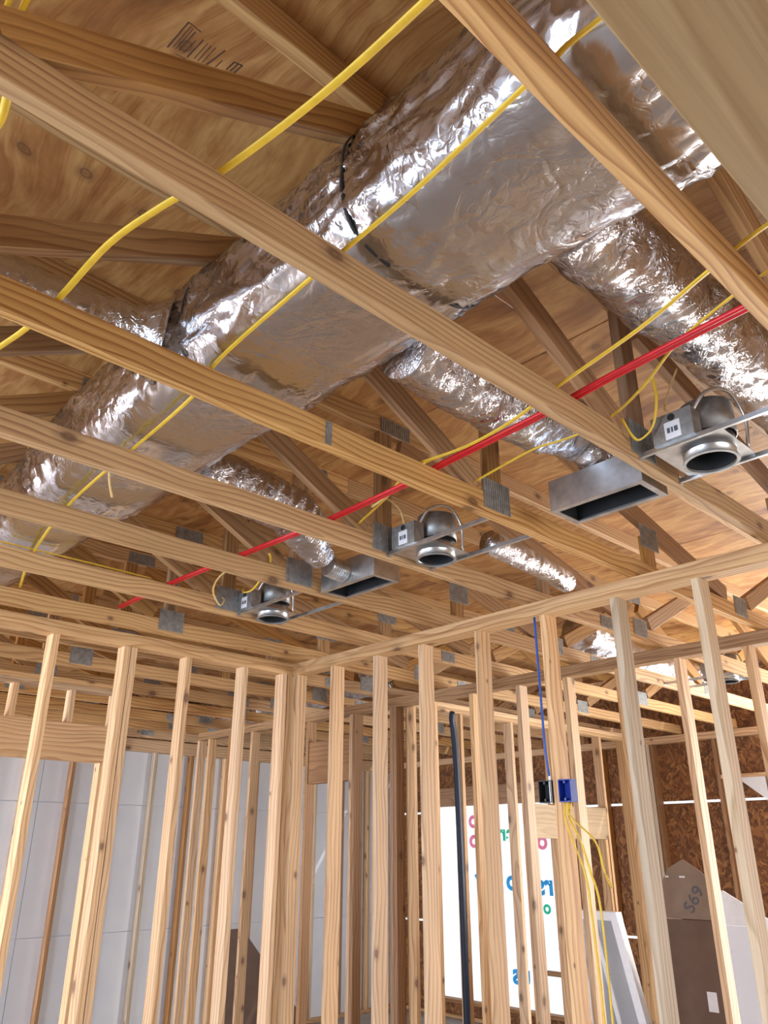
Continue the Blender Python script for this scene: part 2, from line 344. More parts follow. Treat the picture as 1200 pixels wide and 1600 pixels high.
FZ = -0.305                        # floor: ten foot ceilings
CEIL = 2.743                       # underside of the trusses
CH = 0.089; TH = 0.038
TOPZ = 3.35                        # underside of top chords
DECK = TOPZ + CH
XL, XR, YB, YF = -4.0, 8.4, -4.0, 8.55

# ------------------------------------------------------------------ floor, roof deck
fl = empty('floor', (2, 2, FZ), kind='structure', label='grey concrete floor slab, below the frame')
box('slab', fl, XL - .2, XR + .4, YB - .2, YF + .4, FZ - 0.12, FZ, 'concrete')
g = box('ground', None, -40, 45, -40, 45, -0.8, -0.5, 'soil'); tag(g, 'unseen pale soil around the building, added for bounce light', kind='structure')  # out of view, put in to bounce daylight
ceil = empty('ceiling', (2, 2, DECK), kind='structure', label='roof deck of plywood sheets seen between the trusses')
xs = [4.75 - 1.22 * k for k in range(8)][::-1] + [5.97, 7.19, 8.41]
yr = 0
for i in range(len(xs)):
    x0 = xs[i]; x1 = x0 + 1.22
    if x0 > 8.3: continue
    ys = [-4.7 + (1.22 if i % 2 else 0) + 2.44 * k for k in range(-1, 7)]
    off = 1.40 - (-4.7) - 2.44 * 2
    for y0 in ys:
        a, b_ = max(y0 + off, YB - .3), min(y0 + off + 2.44, YF + .4)
        if b_ - a < 0.2: continue
        board('plywood_sheet', ceil, x0 + .002, x1 - .002, a + .002, b_ - .002, DECK, DECK + 0.0147, 'ply')
# faded ink grade stamp on a sheet (hatched frame, short strokes)
bm = bmesh.new()
def stroke(bm, a, b, wd=0.003):
    a = Vector((*a, DECK - .0006)); b = Vector((*b, DECK - .0006)); d = (b - a).normalized(); s = Vector((-d.y, d.x, 0)) * wd / 2
    vs = [bm.verts.new(p) for p in (a - s, b - s, b + s, a + s)]
    vt = [bm.verts.new(p.co + Vector((0, 0, .0005))) for p in vs]
    bm.faces.new(vs[::-1]); bm.faces.new(vt)
    for i in range(4): bm.faces.new((vs[i], vs[(i + 1) % 4], vt[(i + 1) % 4], vt[i]))
for a, b_, wd in [((.535, 1.355), (.54, 1.26), .004), ((.54, 1.26), (.575, 1.262), .003), ((.545, 1.345), (.55, 1.265), .002), ((.552, 1.345), (.557, 1.268), .002), ((.56, 1.342), (.565, 1.27), .003), ((.585, 1.345), (.59, 1.275), .0035), ((.572, 1.34), (.577, 1.29), .002),
                 ((.60, 1.335), (.603, 1.275), .002), ((.61, 1.335), (.613, 1.275), .0025), ((.62, 1.33), (.624, 1.272), .002), ((.632, 1.328), (.645, 1.262), .004), ((.652, 1.318), (.655, 1.29), .0025),
                 ((.676, 1.305), (.68, 1.272), .004), ((.686, 1.302), (.69, 1.27), .004), ((.696, 1.30), (.70, 1.266), .004), ((.68, 1.273), (.70, 1.267), .003), ((.56, 1.357), (.585, 1.35), .002), ((.59, 1.352), (.61, 1.348), .002), ((.615, 1.345), (.628, 1.342), .002)]:
    stroke(bm, a, b_, wd)
o = mesh_obj('grade_stamp', bm, 'stampink', ceil, label='faded black ink grade stamp on plywood')

# ------------------------------------------------------------------ trusses
def plate(parent, xc, zc, y, wx=0.12, wz=0.09):
    """pressed steel connector plate on the near face, with pressed ribs"""
    bm = bmesh.new(); bm_box(bm, xc - wx / 2, xc + wx / 2, y - .0018, y - .0002, zc - wz / 2, zc + wz / 2)
    n = int(wx / .013)
    for i in range(n):
        x = xc - wx / 2 + wx * (i + .5) / n
        bm_box(bm, x - .0022, x + .0022, y - .0036, y - .0018, zc - wz / 2 + .004, zc + wz / 2 - .004)
    return mesh_obj('connector_plate', bm, 'galvdull', parent)
TL = {0: 'roof truss whose bottom chord crosses the upper right corner, with wavy orange grain',
      1: 'roof truss whose long chord starts at the upper left edge, above the red pipes',
      2: 'roof truss hiding most of the left foil branch, its chord under the duct middle',
      3: 'roof truss with the chord passing just above the smaller metal register boot',
      4: 'roof truss with the pale swirled grain chord, fifth from the doorway header',
      5: 'roof truss with yellow cable lying on its chord, just behind the farthest metal light can',
      6: 'roof truss lying right along the left stud wall top plate'}
ORD = ['first', 'second', 'third', 'fourth', 'fifth', 'sixth', 'seventh', 'eighth']
chord_mats = {0: 'truss', 1: 'truss', 2: 'truss', 3: 'truss', 4: 'truss', 5: 'truss', 6: 'truss'}
bottom_nodes = [-2.1, 0.05, 2.2, 4.35, 6.5, 8.3]
for k in range(-6, 14):
    yf = 0.503 + 0.613 * k; yn = yf - TH
    if yn < YB or yf > YF - .02: continue
    if -4 <= k <= -2: lab = 'roof truss behind the camera, %s back from the doorway header' % ORD[-2 - k]
    elif k < -4: lab = 'roof truss near the rear wall, %s from that wall' % ORD[max(0, k + 6)]
    elif k == -1: lab = 'roof truss directly above the near side of the doorway header'
    elif k in TL: lab = TL[k]
    else: lab = 'roof truss beyond the left stud wall, %s behind it' % ORD[k - 7]
    t = empty('roof_truss', (2.2, (yn + yf) / 2, CEIL), lab, 'truss', 'roof trusses overhead')
    # long chords are spliced like real ones
    sp = 3.35 + (0.6 if k % 2 else 1.45)
    board('bottom_chord', t, XL, sp, yn, yf, CEIL, CEIL + CH, 'truss'); board('bottom_chord', t, sp + .002, XR - .02, yn, yf, CEIL, CEIL + CH, 'truss')
    board('top_chord', t, XL, 2.5, yn, yf, TOPZ, DECK - .0005, 'truss'); board('top_chord', t, 2.502, XR - .02, yn, yf, TOPZ, DECK - .0005, 'truss')
    lo, hi = CEIL + CH, TOPZ
    web('web', t, (-3.05, hi - .02), (-2.2, lo + .03), yn + .0005, yf - .0005, CH - .01, 'web')
    web('web', t, (-2.0, lo + .03), (-1.15, hi - .03), yn + .0005, yf - .0005, CH - .01, 'web')
    web('web', t, (-0.98, hi - .03), (-0.05, lo + .03), yn + .0005, yf - .0005, CH - .01, 'web')
    web('web', t, (0.14, lo + .015), (1.04, hi - .035), yn + .0005, yf - .0005, CH, 'web')
    web('web', t, (1.21, hi - .045), (2.09, lo + .02), yn + .0005, yf - .0005, CH, 'browns' if k in (1,) else 'web')
    board('web', t, 2.155, 2.235, yn + .0005, yf - .0005, lo, hi, 'browns' if k == 1 else 'web')
    web('web', t, (2.30, hi - .02), (4.18, lo + .035), yn + .0005, yf - .0005, CH, 'browns' if k in (1, 2, 3) else 'web')
    board('web', t, 3.335, 3.415, yn + .0005, yf - .0005, lo, 2.985, 'web')
    web('web', t, (4.45, lo + .035), (5.38, hi - .03), yn + .0005, yf - .0005, CH, 'web')
    web('web', t, (5.50, hi - .03), (6.40, lo + .035), yn + .0005, yf - .0005, CH, 'web')
    web('web', t, (6.60, lo + .035), (7.5, hi - .03), yn + .0005, yf - .0005, CH, 'web')
    plate(t, 2.20, CEIL + .085, yn, 0.16, 0.125); plate(t, 2.26, TOPZ + .04, yn, .19, .075); plate(t, 1.12, TOPZ + .035, yn, .2, .07)
    plate(t, 3.375, 2.975, yn, .165, .12); plate(t, 4.33, CEIL + .08, yn, .16, .11); plate(t, 0.05, CEIL + .07, yn, .16, .09); plate(t, 5.44, TOPZ + .03, yn, .18, .08); plate(t, 6.5, CEIL + .075, yn, .17, .11)
    plate(t, sp, CEIL + .044, yn, .13, .07)
bm = bmesh.new(); bm_box(bm, 1.352, 1.378, 1.6895, 1.6907, CEIL + .004, CEIL + .085)
for i in range(7): bm_box(bm, 1.356 + (i % 2) * .012, 1.362 + (i % 2) * .012, 1.6885, 1.6895, CEIL + .010 + i * .011, CEIL + .014 + i * .011)
o = mesh_obj('nail_strap', bm, 'galvdull'); tag(o, 'narrow dark steel strap nailed across a chord beneath the big duct', 'strap')
# ------------------------------------------------------------------ stud walls
PL0, PL1, ST1 = CEIL - .0765, CEIL - .0385, CEIL - .077
def wall_x(name, label, y0, xa, xb, studs, mat='stud', plates=True, gaps=(), mats=None):
    """wall running along X, near face at y0; studs = right edges x"""
    wl = empty(name, ((xa + xb) / 2, y0, 0), label, None, None, 'structure')
    y1 = y0 + CH
    board('top_plate', wl, xa, xb, y0, y1, PL1 + .0005, CEIL - .0005, mat); board('top_plate', wl, xa, xb, y0, y1, PL0, PL1, mat)
    segs = []; s = xa
    for ga, gb in gaps: segs.append((s, ga)); s = gb
    segs.append((s, xb))
    for a, b_ in segs:
        if b_ - a > .05: board('bottom_plate', wl, a, b_, y0, y1, FZ, FZ + TH, mat)
    for i, x in enumerate(studs):
        if isinstance(x, tuple): x0, z0, z1 = x
        else: x0, z0, z1 = x, FZ + TH + .0005, ST1
        m = (mats or {}).get(i, mat)
        board('stud', wl, x0 - TH, x0, y0, y1, z0, z1, m)
    return wl
def wall_y(name, label, x0, ya, yb, studs, mat='stud', gaps=(), mats=None):
    wl = empty(name, (x0, (ya + yb) / 2, 0), label, None, None, 'structure')
    x1 = x0 + CH
    pm = 'web' if name == 'wall_corridor' else mat
    board('top_plate', wl, x0, x1, ya, yb, PL1 + .0005, CEIL - .0005, pm); board('top_plate', wl, x0, x1, ya, yb, PL0, PL1, pm)
    segs = []; s = ya
    for ga, gb in gaps: segs.append((s, ga)); s = gb
    segs.append((s, yb))
    for a, b_ in segs:
        if b_ - a > .05: board('bottom_plate', wl, x0, x1, a, b_, FZ, FZ + TH, mat)
    for i, y in enumerate(studs):
        if isinstance(y, tuple): yy, z0, z1 = y
        else: yy, z0, z1 = y, FZ + TH + .0005, ST1
        m = (mats or {}).get(i, mat)
        board('stud', wl, x0, x1, yy - TH, yy, z0, z1, m)
    return wl
# left wall: near face Y 4.26, meets the right wall at X 3.2
WL = wall_x('wall_left', 'open stud wall across the left half, meeting the right stud wall at the corner', 4.26, -2.2, 3.2,
            [-2.1, -1.7, -1.29, -.86, -.45, -.04, .36, .77, 1.19, 1.61, 2.026, 2.068, 2.43, 2.84, 3.155, 3.197])
# right wall: near face X 3.2, corner assembly at top
WR = wall_y('wall_right', 'open stud wall across the right half, running toward the camera from the corner', 3.2, -1.2, 4.349,
            [-1.1, -.6, -.2, .22, .63, 1.03, 1.44, 1.84, 2.24, 2.67, 3.09, 3.47, 3.87, 4.26, 4.348], mats={6: 'greystud', 7: 'greystud'})
# corridor wall behind it
WC = wall_y('wall_corridor', 'second stud wall seen through the right wall, with a doorway at its far end', 4.58, -1.2, 7.75,
            [-.6, .22, .63, 1.03, 1.43, 1.82, 2.25, 2.66, 3.06, 3.46, 3.90, 4.34, 4.72, 4.76, 5.22, (5.26, FZ + TH, ST1), 5.86, 6.33, 6.75, 7.15, 7.54, 7.75], mats={12: 'browns', 13: 'browns', 14: 'browns', 17: 'browns', 16: 'browns', 19: 'browns'}, gaps=((5.27, 5.82),))
board('header', WC, 4.59, 4.628, 5.262, 5.82, 2.125, 2.48, 'browns', 'deep brown header over the far doorway'); board('header', WC, 4.63, 4.667, 5.262, 5.82, 2.125, 2.48, 'browns')
# back wall with the doorway header at far left
WB = wall_x('wall_back', 'stud wall behind the left wall, with a wide header and short studs above it', 5.78, -1.5, 2.74,
            [-1.4, -1.0, -.6, (-.1, 2.435, ST1), (.3, 2.435, ST1), (.75, 2.435, ST1), (1.15, 2.435, ST1), (1.56, 2.435, ST1), (1.96, 2.435, ST1), (2.37, 2.435, ST1), 2.70, 2.74, (2.66, FZ + TH, 2.17)], gaps=((-.5, 2.6),))
for yy in (5.785, 5.827): board('header', WB, -.55, 2.66, yy, yy + .036, 2.172, 2.434, 'stud', 'broad tan header board with knots')
# inner wall past the corridor with an opening
WI = wall_x('wall_inner', 'stud wall beyond the corridor with a framed opening and pale header', 4.58, 4.671, 7.95,
            [4.71, 5.29, 5.99, 6.20, (6.24, FZ + TH, 1.68), 6.60, (7.02, 1.975, ST1), (7.40, FZ + TH, 1.68), 7.46, 7.93], mats={8: 'stud'}, gaps=((6.25, 7.35),))
for yy in (4.582, 4.627): board('header', WI, 6.245, 7.42, yy, yy + .040, 1.682, 1.972, 'header', 'pale header board lit from the opening')
# near wall with the doorway whose header is right above the camera
WN = empty('wall_near', (0.3, .136, 0), 'wall with the doorway the camera looks out of, its header close overhead', kind='structure')
board('header', WN, -.75, 1.05, .084, .181, 2.179, 2.43, 'header', 'pale tan board filling the upper right corner, seen from below')
board('top_plate', WN, -2.2, 3.19, .092, .181, PL1 + .0005, CEIL - .0005, 'stud'); board('top_plate', WN, -2.2, 3.19, .092, .181, PL0, PL1, 'stud')
for x in (-2.15, -1.75, -1.35, -.95, -.79, 1.09, 1.5, 1.9, 2.3, 2.7, 3.1): board('stud', WN, x - TH, x, .092, .181, FZ + TH + .0005, ST1, 'stud')
for x in (-.4, 0, .4, .8): board('stud', WN, x - TH, x, .092, .181, 2.431, ST1, 'stud')
board('bottom_plate', WN, -2.2, -.79, .092, .181, FZ, FZ + TH, 'stud'); board('bottom_plate', WN, 1.05, 3.19, .092, .181, FZ, FZ + TH, 'stud')

# exterior far wall: pale boards behind studs
WF = empty('wall_far', (3, YF, 0), 'far exterior wall of pale blue-white boards behind studs', kind='structure')
xb_ = [-4.0, -1.56, .88, 3.32, 5.76, 8.2]
for i in range(5):
    for z0, z1 in ((FZ, .797), (.803, 2.037), (2.043, 2.70)):
        box('wall_board', WF, xb_[i] + .003, xb_[i + 1] - .003, YF + .092, YF + .112, z0, z1, 'foamwall')
box('light_block_board', WF, XL, XR + .1, YF + .1135, YF + .123, FZ, 2.73, 'foamwall')  # extra layer added behind the boards to stop light leaking through their seams
box('wall_board', WF, 8.2, 8.5, YF + .092, YF + .112, FZ, 2.7, 'foamwall')
board('top_plate', WF, XL, XR, YF, YF + .09, PL0 - .06, CEIL - .001, 'stud'); board('bottom_plate', WF, XL, XR, YF, YF + .089, FZ, FZ + TH, 'stud')
x = -3.9; i = 0
while x < 8.3:
    board('stud', WF, x - TH, x, YF, YF + .089, FZ + TH + .0005, PL0 - .061, ['stud', 'browns', 'stud', 'greystud', 'browns'][i % 5]); x += .47; i += 1
box('upper_panel', WF, XL, XR, YF + .092, YF + .112, 2.75, 3.5, 'osb')

# exterior right wall of strand board, with the wrapped opening
WE = empty('wall_east', (XR, 3, 0), 'exterior wall of brown strand board with pale gaps between its sheets', kind='structure')
OX = XR + .092
def osb_col(y0, y1, parent=WE):
    for z0, z1 in ((FZ, .715), (.74, 2.045), (2.07, 2.70)):
        box('strand_board', parent, OX, OX + .012, y0 + .002, y1 - .002, z0, z1, 'osb')
for y0, y1 in ((-4, -.6), (3.1, 3.42), (3.42, 4.64), (4.64, 5.70), (8.0, 8.66)): osb_col(y0, y1)
for z0, z1 in ((2.125, 2.70),):
    box('strand_board', WE, OX, OX + .012, 5.70, 8.0, z0, z1, 'osb'); box('strand_board', WE, OX, OX + .012, -.6, 3.1, 2.3, 2.7, 'osb')
box('strand_board', WE, OX, OX + .012, -.6, 3.1, FZ, .3, 'osb'); box('strand_board', WE, OX, OX + .012, 5.70, 8.0, FZ, -.105, 'osb')
box('upper_panel', WE, OX, OX + .012, YB, YF + .1, 2.75, 3.5, 'osb')
board('top_plate', WE, XR, XR + .09, YB, YF - .01, PL0, CEIL - .001, 'stud'); board('bottom_plate', WE, XR, XR + .09, YB, YF - .01, FZ, FZ + TH, 'stud')
for y in (-3.9, -3.1, -2.42, -1.6, -.8, -.61, 3.14, 3.23, 3.84, 4.55, 4.60, 4.66, 5.20, 5.66, 8.04, 8.4):
    board('stud', WE, XR, XR + .089, y - TH, y, FZ + TH + .0005, ST1, 'greystud' if y in (4.6, 4.66) else 'browns')
board('header', WE, XR + .003, XR + .088, 5.67, 8.0, 2.126, 2.36, 'browns')
hw = box('house_wrap', WE, OX + .016, OX + .018, -4.0, 8.66, FZ + .02, 2.72, 'wrap', 'white translucent house wrap glowing with daylight')
bm = bmesh.new()   # mullions of the wrapped patio opening
board('sill', WE, XR + .003, XR + .088, 5.67, 8.0, -.145, -.107, 'browns'); board('mullion', WE, XR + .03, XR + .08, 5.67, 6.2, .27, .32, 'browns')
# printed marks on the wrap, read from the back: mirrored
def wrap_text(s, y, z, size, mat, sx=1):
    cu = bpy.data.curves.new('wrap_lettering', 'FONT'); cu.body = s; cu.size = size; cu.extrude = 0.0005; cu.offset = size * .035
    o = bpy.data.objects.new('wrap_lettering', cu); COL.objects.link(o)
    bpy.context.view_layer.update()
    me = bpy.data.meshes.new_from_object(o); bpy.data.objects.remove(o)
    me.materials.clear(); me.materials.append(M[mat])
    # local x of text to +Y as seen from outside, mirrored as seen from inside
    me.transform(Matrix(((0, 0, 1, 0), (1, 0, 0, 0), (0, 1, 0, 0), (0, 0, 0, 1))))
    o = bpy.data.objects.new('wrap_lettering', me); link(o, WE); o.location = Vector((OX + .0145, y, z)) - wloc(WE)
    return o
wrap_text('er', 6.60, 1.70, .26, 'inkgreen'); wrap_text('o', 7.17, 1.86, .30, 'inkpink'); wrap_text('o', 7.17, 1.62, .30, 'inkpink')
wrap_text('rs', 6.06, 1.10, .32, 'inkblue'); wrap_text('p', 6.60, 1.14, .32, 'inkblue'); wrap_text('r', 7.14, 1.16, .30, 'inkblue')
wrap_text('o', 6.12, .90, .2, 'inkgreen'); wrap_text('us', 6.48, .14, .30, 'inkblue'); wrap_text('it', 7.02, .16, .34, 'inkblue'); wrap_text('s', 5.92, .10, .30, 'inkblue')
wrap_text('o', 6.10, 1.60, .28, 'inkpink'); wrap_text('o', 6.28, 1.0, .24, 'inkpink')
# rear and west exterior walls with large window openings
def ext_wall(name, label, along, c, a0, a1, wins):
    wl = empty(name, ((a0 + a1) / 2, c, 0) if along == 'x' else (c, (a0 + a1) / 2, 0), label, kind='structure')
    def P(u0, u1, z0, z1, nm='strand_board', m='osb', t0=-.012, t1=0.0):
        if along == 'x': box(nm, wl, u0, u1, c + t0, c + t1, z0, z1, m)
        else: box(nm, wl, c + t0, c + t1, u0, u1, z0, z1, m)
    s = a0
    for u0, u1, z0, z1 in wins:
        P(s, u0, FZ, 3.5); P(u0, u1, FZ, z0); P(u0, u1, z1, 3.5); s = u1
        for q0, q1, r0, r1 in ((u0, u1, z0, z0 + .05), (u0, u1, z1 - .05, z1), (u0, u0 + .05, z0 + .05, z1 - .05), (u1 - .05, u1, z0 + .05, z1 - .05), ((u0 + u1) / 2 - .03, (u0 + u1) / 2 + .03, z0 + .05, z1 - .05)):
            P(q0, q1, r0, r1, 'window_frame', 'vinyl', -.03, .02)
    P(s, a1, FZ, 3.5)
    return wl
ext_wall('wall_rear', 'strand board wall with a wide window, behind the camera', 'x', YB - .1, XL - .1, XR + .1, [(-1.0, 3.4, .4, 2.1)])
ext_wall('wall_west', 'strand board wall with a wide window, left of the camera', 'y', XL - .1, YB - .1, YF + .1, [(.7, 3.7, .4, 2.1)])

# ------------------------------------------------------------------ main duct
def trunk():
    y0, y1, ny, ns = -1.7, 4.95, 400, 120
    root = empty('supply_duct', (1.13, 1.6, 2.84), 'thick foil wrapped main duct lying across the trusses overhead', 'duct')
    bm = bmesh.new(); rings = []
    for i in range(ny):
        t = i / (ny - 1); y = y0 + (y1 - y0) * t
        k = min(max((y - 2.2) / 1.3, 0), 1)
        hw_ = .262 - .045 * k; cx = 1.135 + .035 * k
        zb, zt = 2.862, 3.265 - .03 * k
        if y < .75: zt += .0
        sc_ = 1.0
        for yj, dep in ((1.07, .035), (1.80, .025), (3.05, .05), (-.1, .03)):
            sc_ -= dep * math.exp(-((y - yj) / .025) ** 2)
        swell = .008 * math.sin(y * 5.1) + .006 * math.sin(y * 2.3 + 1)
        hh = (zt - zb) / 2; cz = (zt + zb) / 2; ring = []
        for s in range(ns):
            a = 2 * PI * s / ns; ca, sa = math.cos(a), math.sin(a)
            e = (2.9 if ca > 0 else 3.6) if sa < 0 else 2.7
            q = (abs(ca) ** e + abs(sa) ** e) ** (-1 / e)
            X, Z = ca * q * (hw_ + swell) * sc_, sa * q * hh * (sc_ if sa > 0 else 1)
            per = a * 0.35
            # creased wrapping: ridged noise, stronger on the side faces and near the joints
            P1 = Vector((y * 3.0 + per * 2.0, per * 7, 3.1)); P2 = Vector((y * 9 - per * 6, per * 16 + y * 4, 1.7)); P3 = Vector((y * 24 + per * 9, per * 34, 7.7))
            r1 = 1 - abs(noise.noise(P1)) * 2.2; r2 = 1 - abs(noise.noise(P2)) * 2.4; r3 = 1 - abs(noise.noise(P3)) * 2.2
            joint = sum(math.exp(-((y - yj) / .16) ** 2) for yj in (1.07, 1.8, 3.05, -.1, .42))
            side = .35 + .75 * abs(ca) ** 1.5
            bottom = max(0, -sa) ** 4
            amp = (side + .8 * joint) * (1 - .7 * bottom * (1 - min(1, joint)))
            d = amp * (.0065 * r1 + .0075 * max(0, r2) ** 1.5 + .0028 * max(0, r3) ** 2) - .008
            nrm = Vector((math.copysign(abs(ca) ** (e - 1), ca) / hw_, 0, math.copysign(abs(sa) ** (e - 1), sa) / hh)).normalized()
            ring.append(bm.verts.new((cx + X + nrm.x * d, y, cz + Z + nrm.z * d)))
        rings.append(ring)
    for i in range(ny - 1):
        for s in range(ns):
            j = (s + 1) % ns; bm.faces.new((rings[i][s], rings[i + 1][s], rings[i + 1][j], rings[i][j]))
    bm.faces.new(rings[0]); bm.faces.new(rings[-1][::-1])
    mesh_obj('foil_wrap', bm, 'foil', root, True)
    # dark straps round the joints
    for yj, k in ((1.07, 0.0), (1.80, 0.0)):
        bm = bmesh.new(); hw_ = .2585; hh = (3.265 - 2.862) / 2; cz = (3.265 + 2.862) / 2; A = []
        for s in range(96):
            a = 2 * PI * s / 96; ca, sa = math.cos(a), math.sin(a); e = (2.9 if ca > 0 else 3.6) if sa < 0 else 2.7; q = (abs(ca) ** e + abs(sa) ** e) ** (-1 / e)
            wob = .012 * noise.noise(Vector((a * 2, yj, 0)))
            A.append([bm.verts.new((1.135 + ca * q * hw_ * f_, yj + wob + dy, cz + sa * q * hh * f_)) for f_, dy in ((.985, -.004), (1.0, -.004), (1.0, .004), (.985, .004))])
        for s in range(96):
            j = (s + 1) % 96
            for m_ in range(4):
                n_ = (m_ + 1) % 4; bm.faces.new((A[s][m_], A[s][n_], A[j][n_], A[j][m_]))
        mesh_obj('strap', bm, 'black', root, True)
    return root
DUCT = trunk()

def flex(label, pts, r, rb=None, n=34, wr=.085, seed=0.0, name='branch_duct', taper=None):
    bm = bmesh.new(); bm_tube(bm, smooth_path(pts, n), taper or r, rb or taper or r, 48, True, wr, 30.0, 2.0, seed)
    o = mesh_obj(name, bm, 'flexfoil', None, True); return tag(o, label, 'duct', 'foil branch ducts')
flex('foil branch duct leaving the big duct at the left edge of the picture', [(-1.9, 2.08, 3.11), (-.9, 2.08, 3.10), (-.1, 2.08, 3.095), (.45, 2.07, 3.08), (.66, 2.03, 3.055), (.80, 1.97, 3.03), (.895, 1.93, 3.02)], .088, seed=3, taper=lambda t: .088 + .05 * max(0, t - .85) * 6)
flex('foil branch duct feeding the larger metal register boot', [(1.425, 1.40, 3.0), (1.7, 1.40, 2.99), (2.0, 1.40, 2.99), (2.18, 1.38, 3.01), (2.31, 1.35, 3.0), (2.38, 1.335, 2.905)], .115, seed=9, taper=lambda t: .115 - .04 * max(0, t - .75) * 4)
flex('foil branch duct feeding the smaller metal register boot', [(1.425, 2.60, 3.01), (1.6, 2.61, 3.0), (1.8, 2.62, 2.99), (1.95, 2.63, 2.965), (2.06, 2.67, 2.90), (2.17, 2.695, 2.825)], .110, seed=15, taper=lambda t: .110 - .05 * max(0, t - .75) * 4)
flex('foil branch duct above the nearest recessed light can', [(1.41, .80, 3.09), (1.8, .80, 3.10), (2.3, .80, 3.12), (3.0, .80, 3.12), (4.2, .80, 3.1)], .125, seed=21, n=40)
flex('silver foil branch duct low between two trusses behind the middle light can', [(2.58, 2.04, 2.84), (2.85, 2.06, 2.84), (3.1, 2.09, 2.835), (3.28, 2.12, 2.835)], .055, seed=27)
flex('foil branch duct far beyond the left stud wall', [(4.9, 5.2, 3.03), (5.0, 6.4, 3.02), (5.05, 7.4, 3.02), (5.0, 8.35, 3.02)], .15, seed=33)
flex('foil branch duct beyond the corridor wall at right', [(4.9, 3.1, 3.05), (5.9, 3.25, 3.02), (6.9, 3.25, 3.02)], .14, seed=37)

# ------------------------------------------------------------------ register boots
def boot(x0, x1, y0, y1, label, collar):
    r = empty('register_boot', ((x0 + x1) / 2, (y0 + y1) / 2, CEIL - .002), label, 'vent', 'register boots')
    z0, z1 = CEIL - .002, CEIL + .115; t = .004
    bm = bmesh.new()
    for q in ((x0, x0 + t, y0, y1, z0, z1), (x1 - t, x1, y0, y1, z0, z1), (x0 + t, x1 - t, y0, y0 + t, z0, z1), (x0 + t, x1 - t, y1 - t, y1, z0, z1), (x0, x1, y0, y1, z1, z1 + .002)): bm_box(bm, *q)
    mesh_obj('boot_body', bm, 'galv', r)
    bm = bmesh.new(); f = .022
    for q in ((x0 - .001, x1 + .001, y0 - .001, y0 + f, z0 - .004, z0 - .0005), (x0 - .001, x1 + .001, y1 - f, y1 + .001, z0 - .004, z0 - .0005), (x0 - .001, x0 + f, y0 + f, y1 - f, z0 - .004, z0 - .0005), (x1 - f, x1 + .001, y0 + f, y1 - f, z0 - .004, z0 - .0005)): bm_box(bm, *q)
    mesh_obj('flange', bm, 'galv', r, label='bright metal rim around the dark opening')
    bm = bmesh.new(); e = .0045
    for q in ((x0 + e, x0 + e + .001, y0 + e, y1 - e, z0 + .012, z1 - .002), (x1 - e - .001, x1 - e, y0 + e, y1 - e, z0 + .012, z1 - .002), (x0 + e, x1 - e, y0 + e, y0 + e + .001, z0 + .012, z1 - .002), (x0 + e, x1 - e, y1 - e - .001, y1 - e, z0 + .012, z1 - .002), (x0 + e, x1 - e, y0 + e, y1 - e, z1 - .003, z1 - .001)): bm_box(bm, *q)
    mesh_obj('shade_lining', bm, 'dark', r)  # near-black sheets paint in the shade deep inside the boot
    bm = bmesh.new(); bm_tube(bm, smooth_path(collar, 14), .07 if len(collar) == 2 else (lambda t: .05 + .002 * math.cos(t * 60)), None, 28, True); mesh_obj('collar', bm, 'galv', r, False)
    return r
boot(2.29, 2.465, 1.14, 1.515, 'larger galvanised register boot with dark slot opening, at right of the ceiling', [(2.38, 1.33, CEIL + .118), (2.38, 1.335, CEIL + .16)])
boot(2.30, 2.465, 2.49, 2.87, 'smaller galvanised register boot with dark slot opening, near the ceiling centre', [(2.299, 2.70, CEIL + .058), (2.25, 2.70, CEIL + .06), (2.20, 2.70, CEIL + .065)])

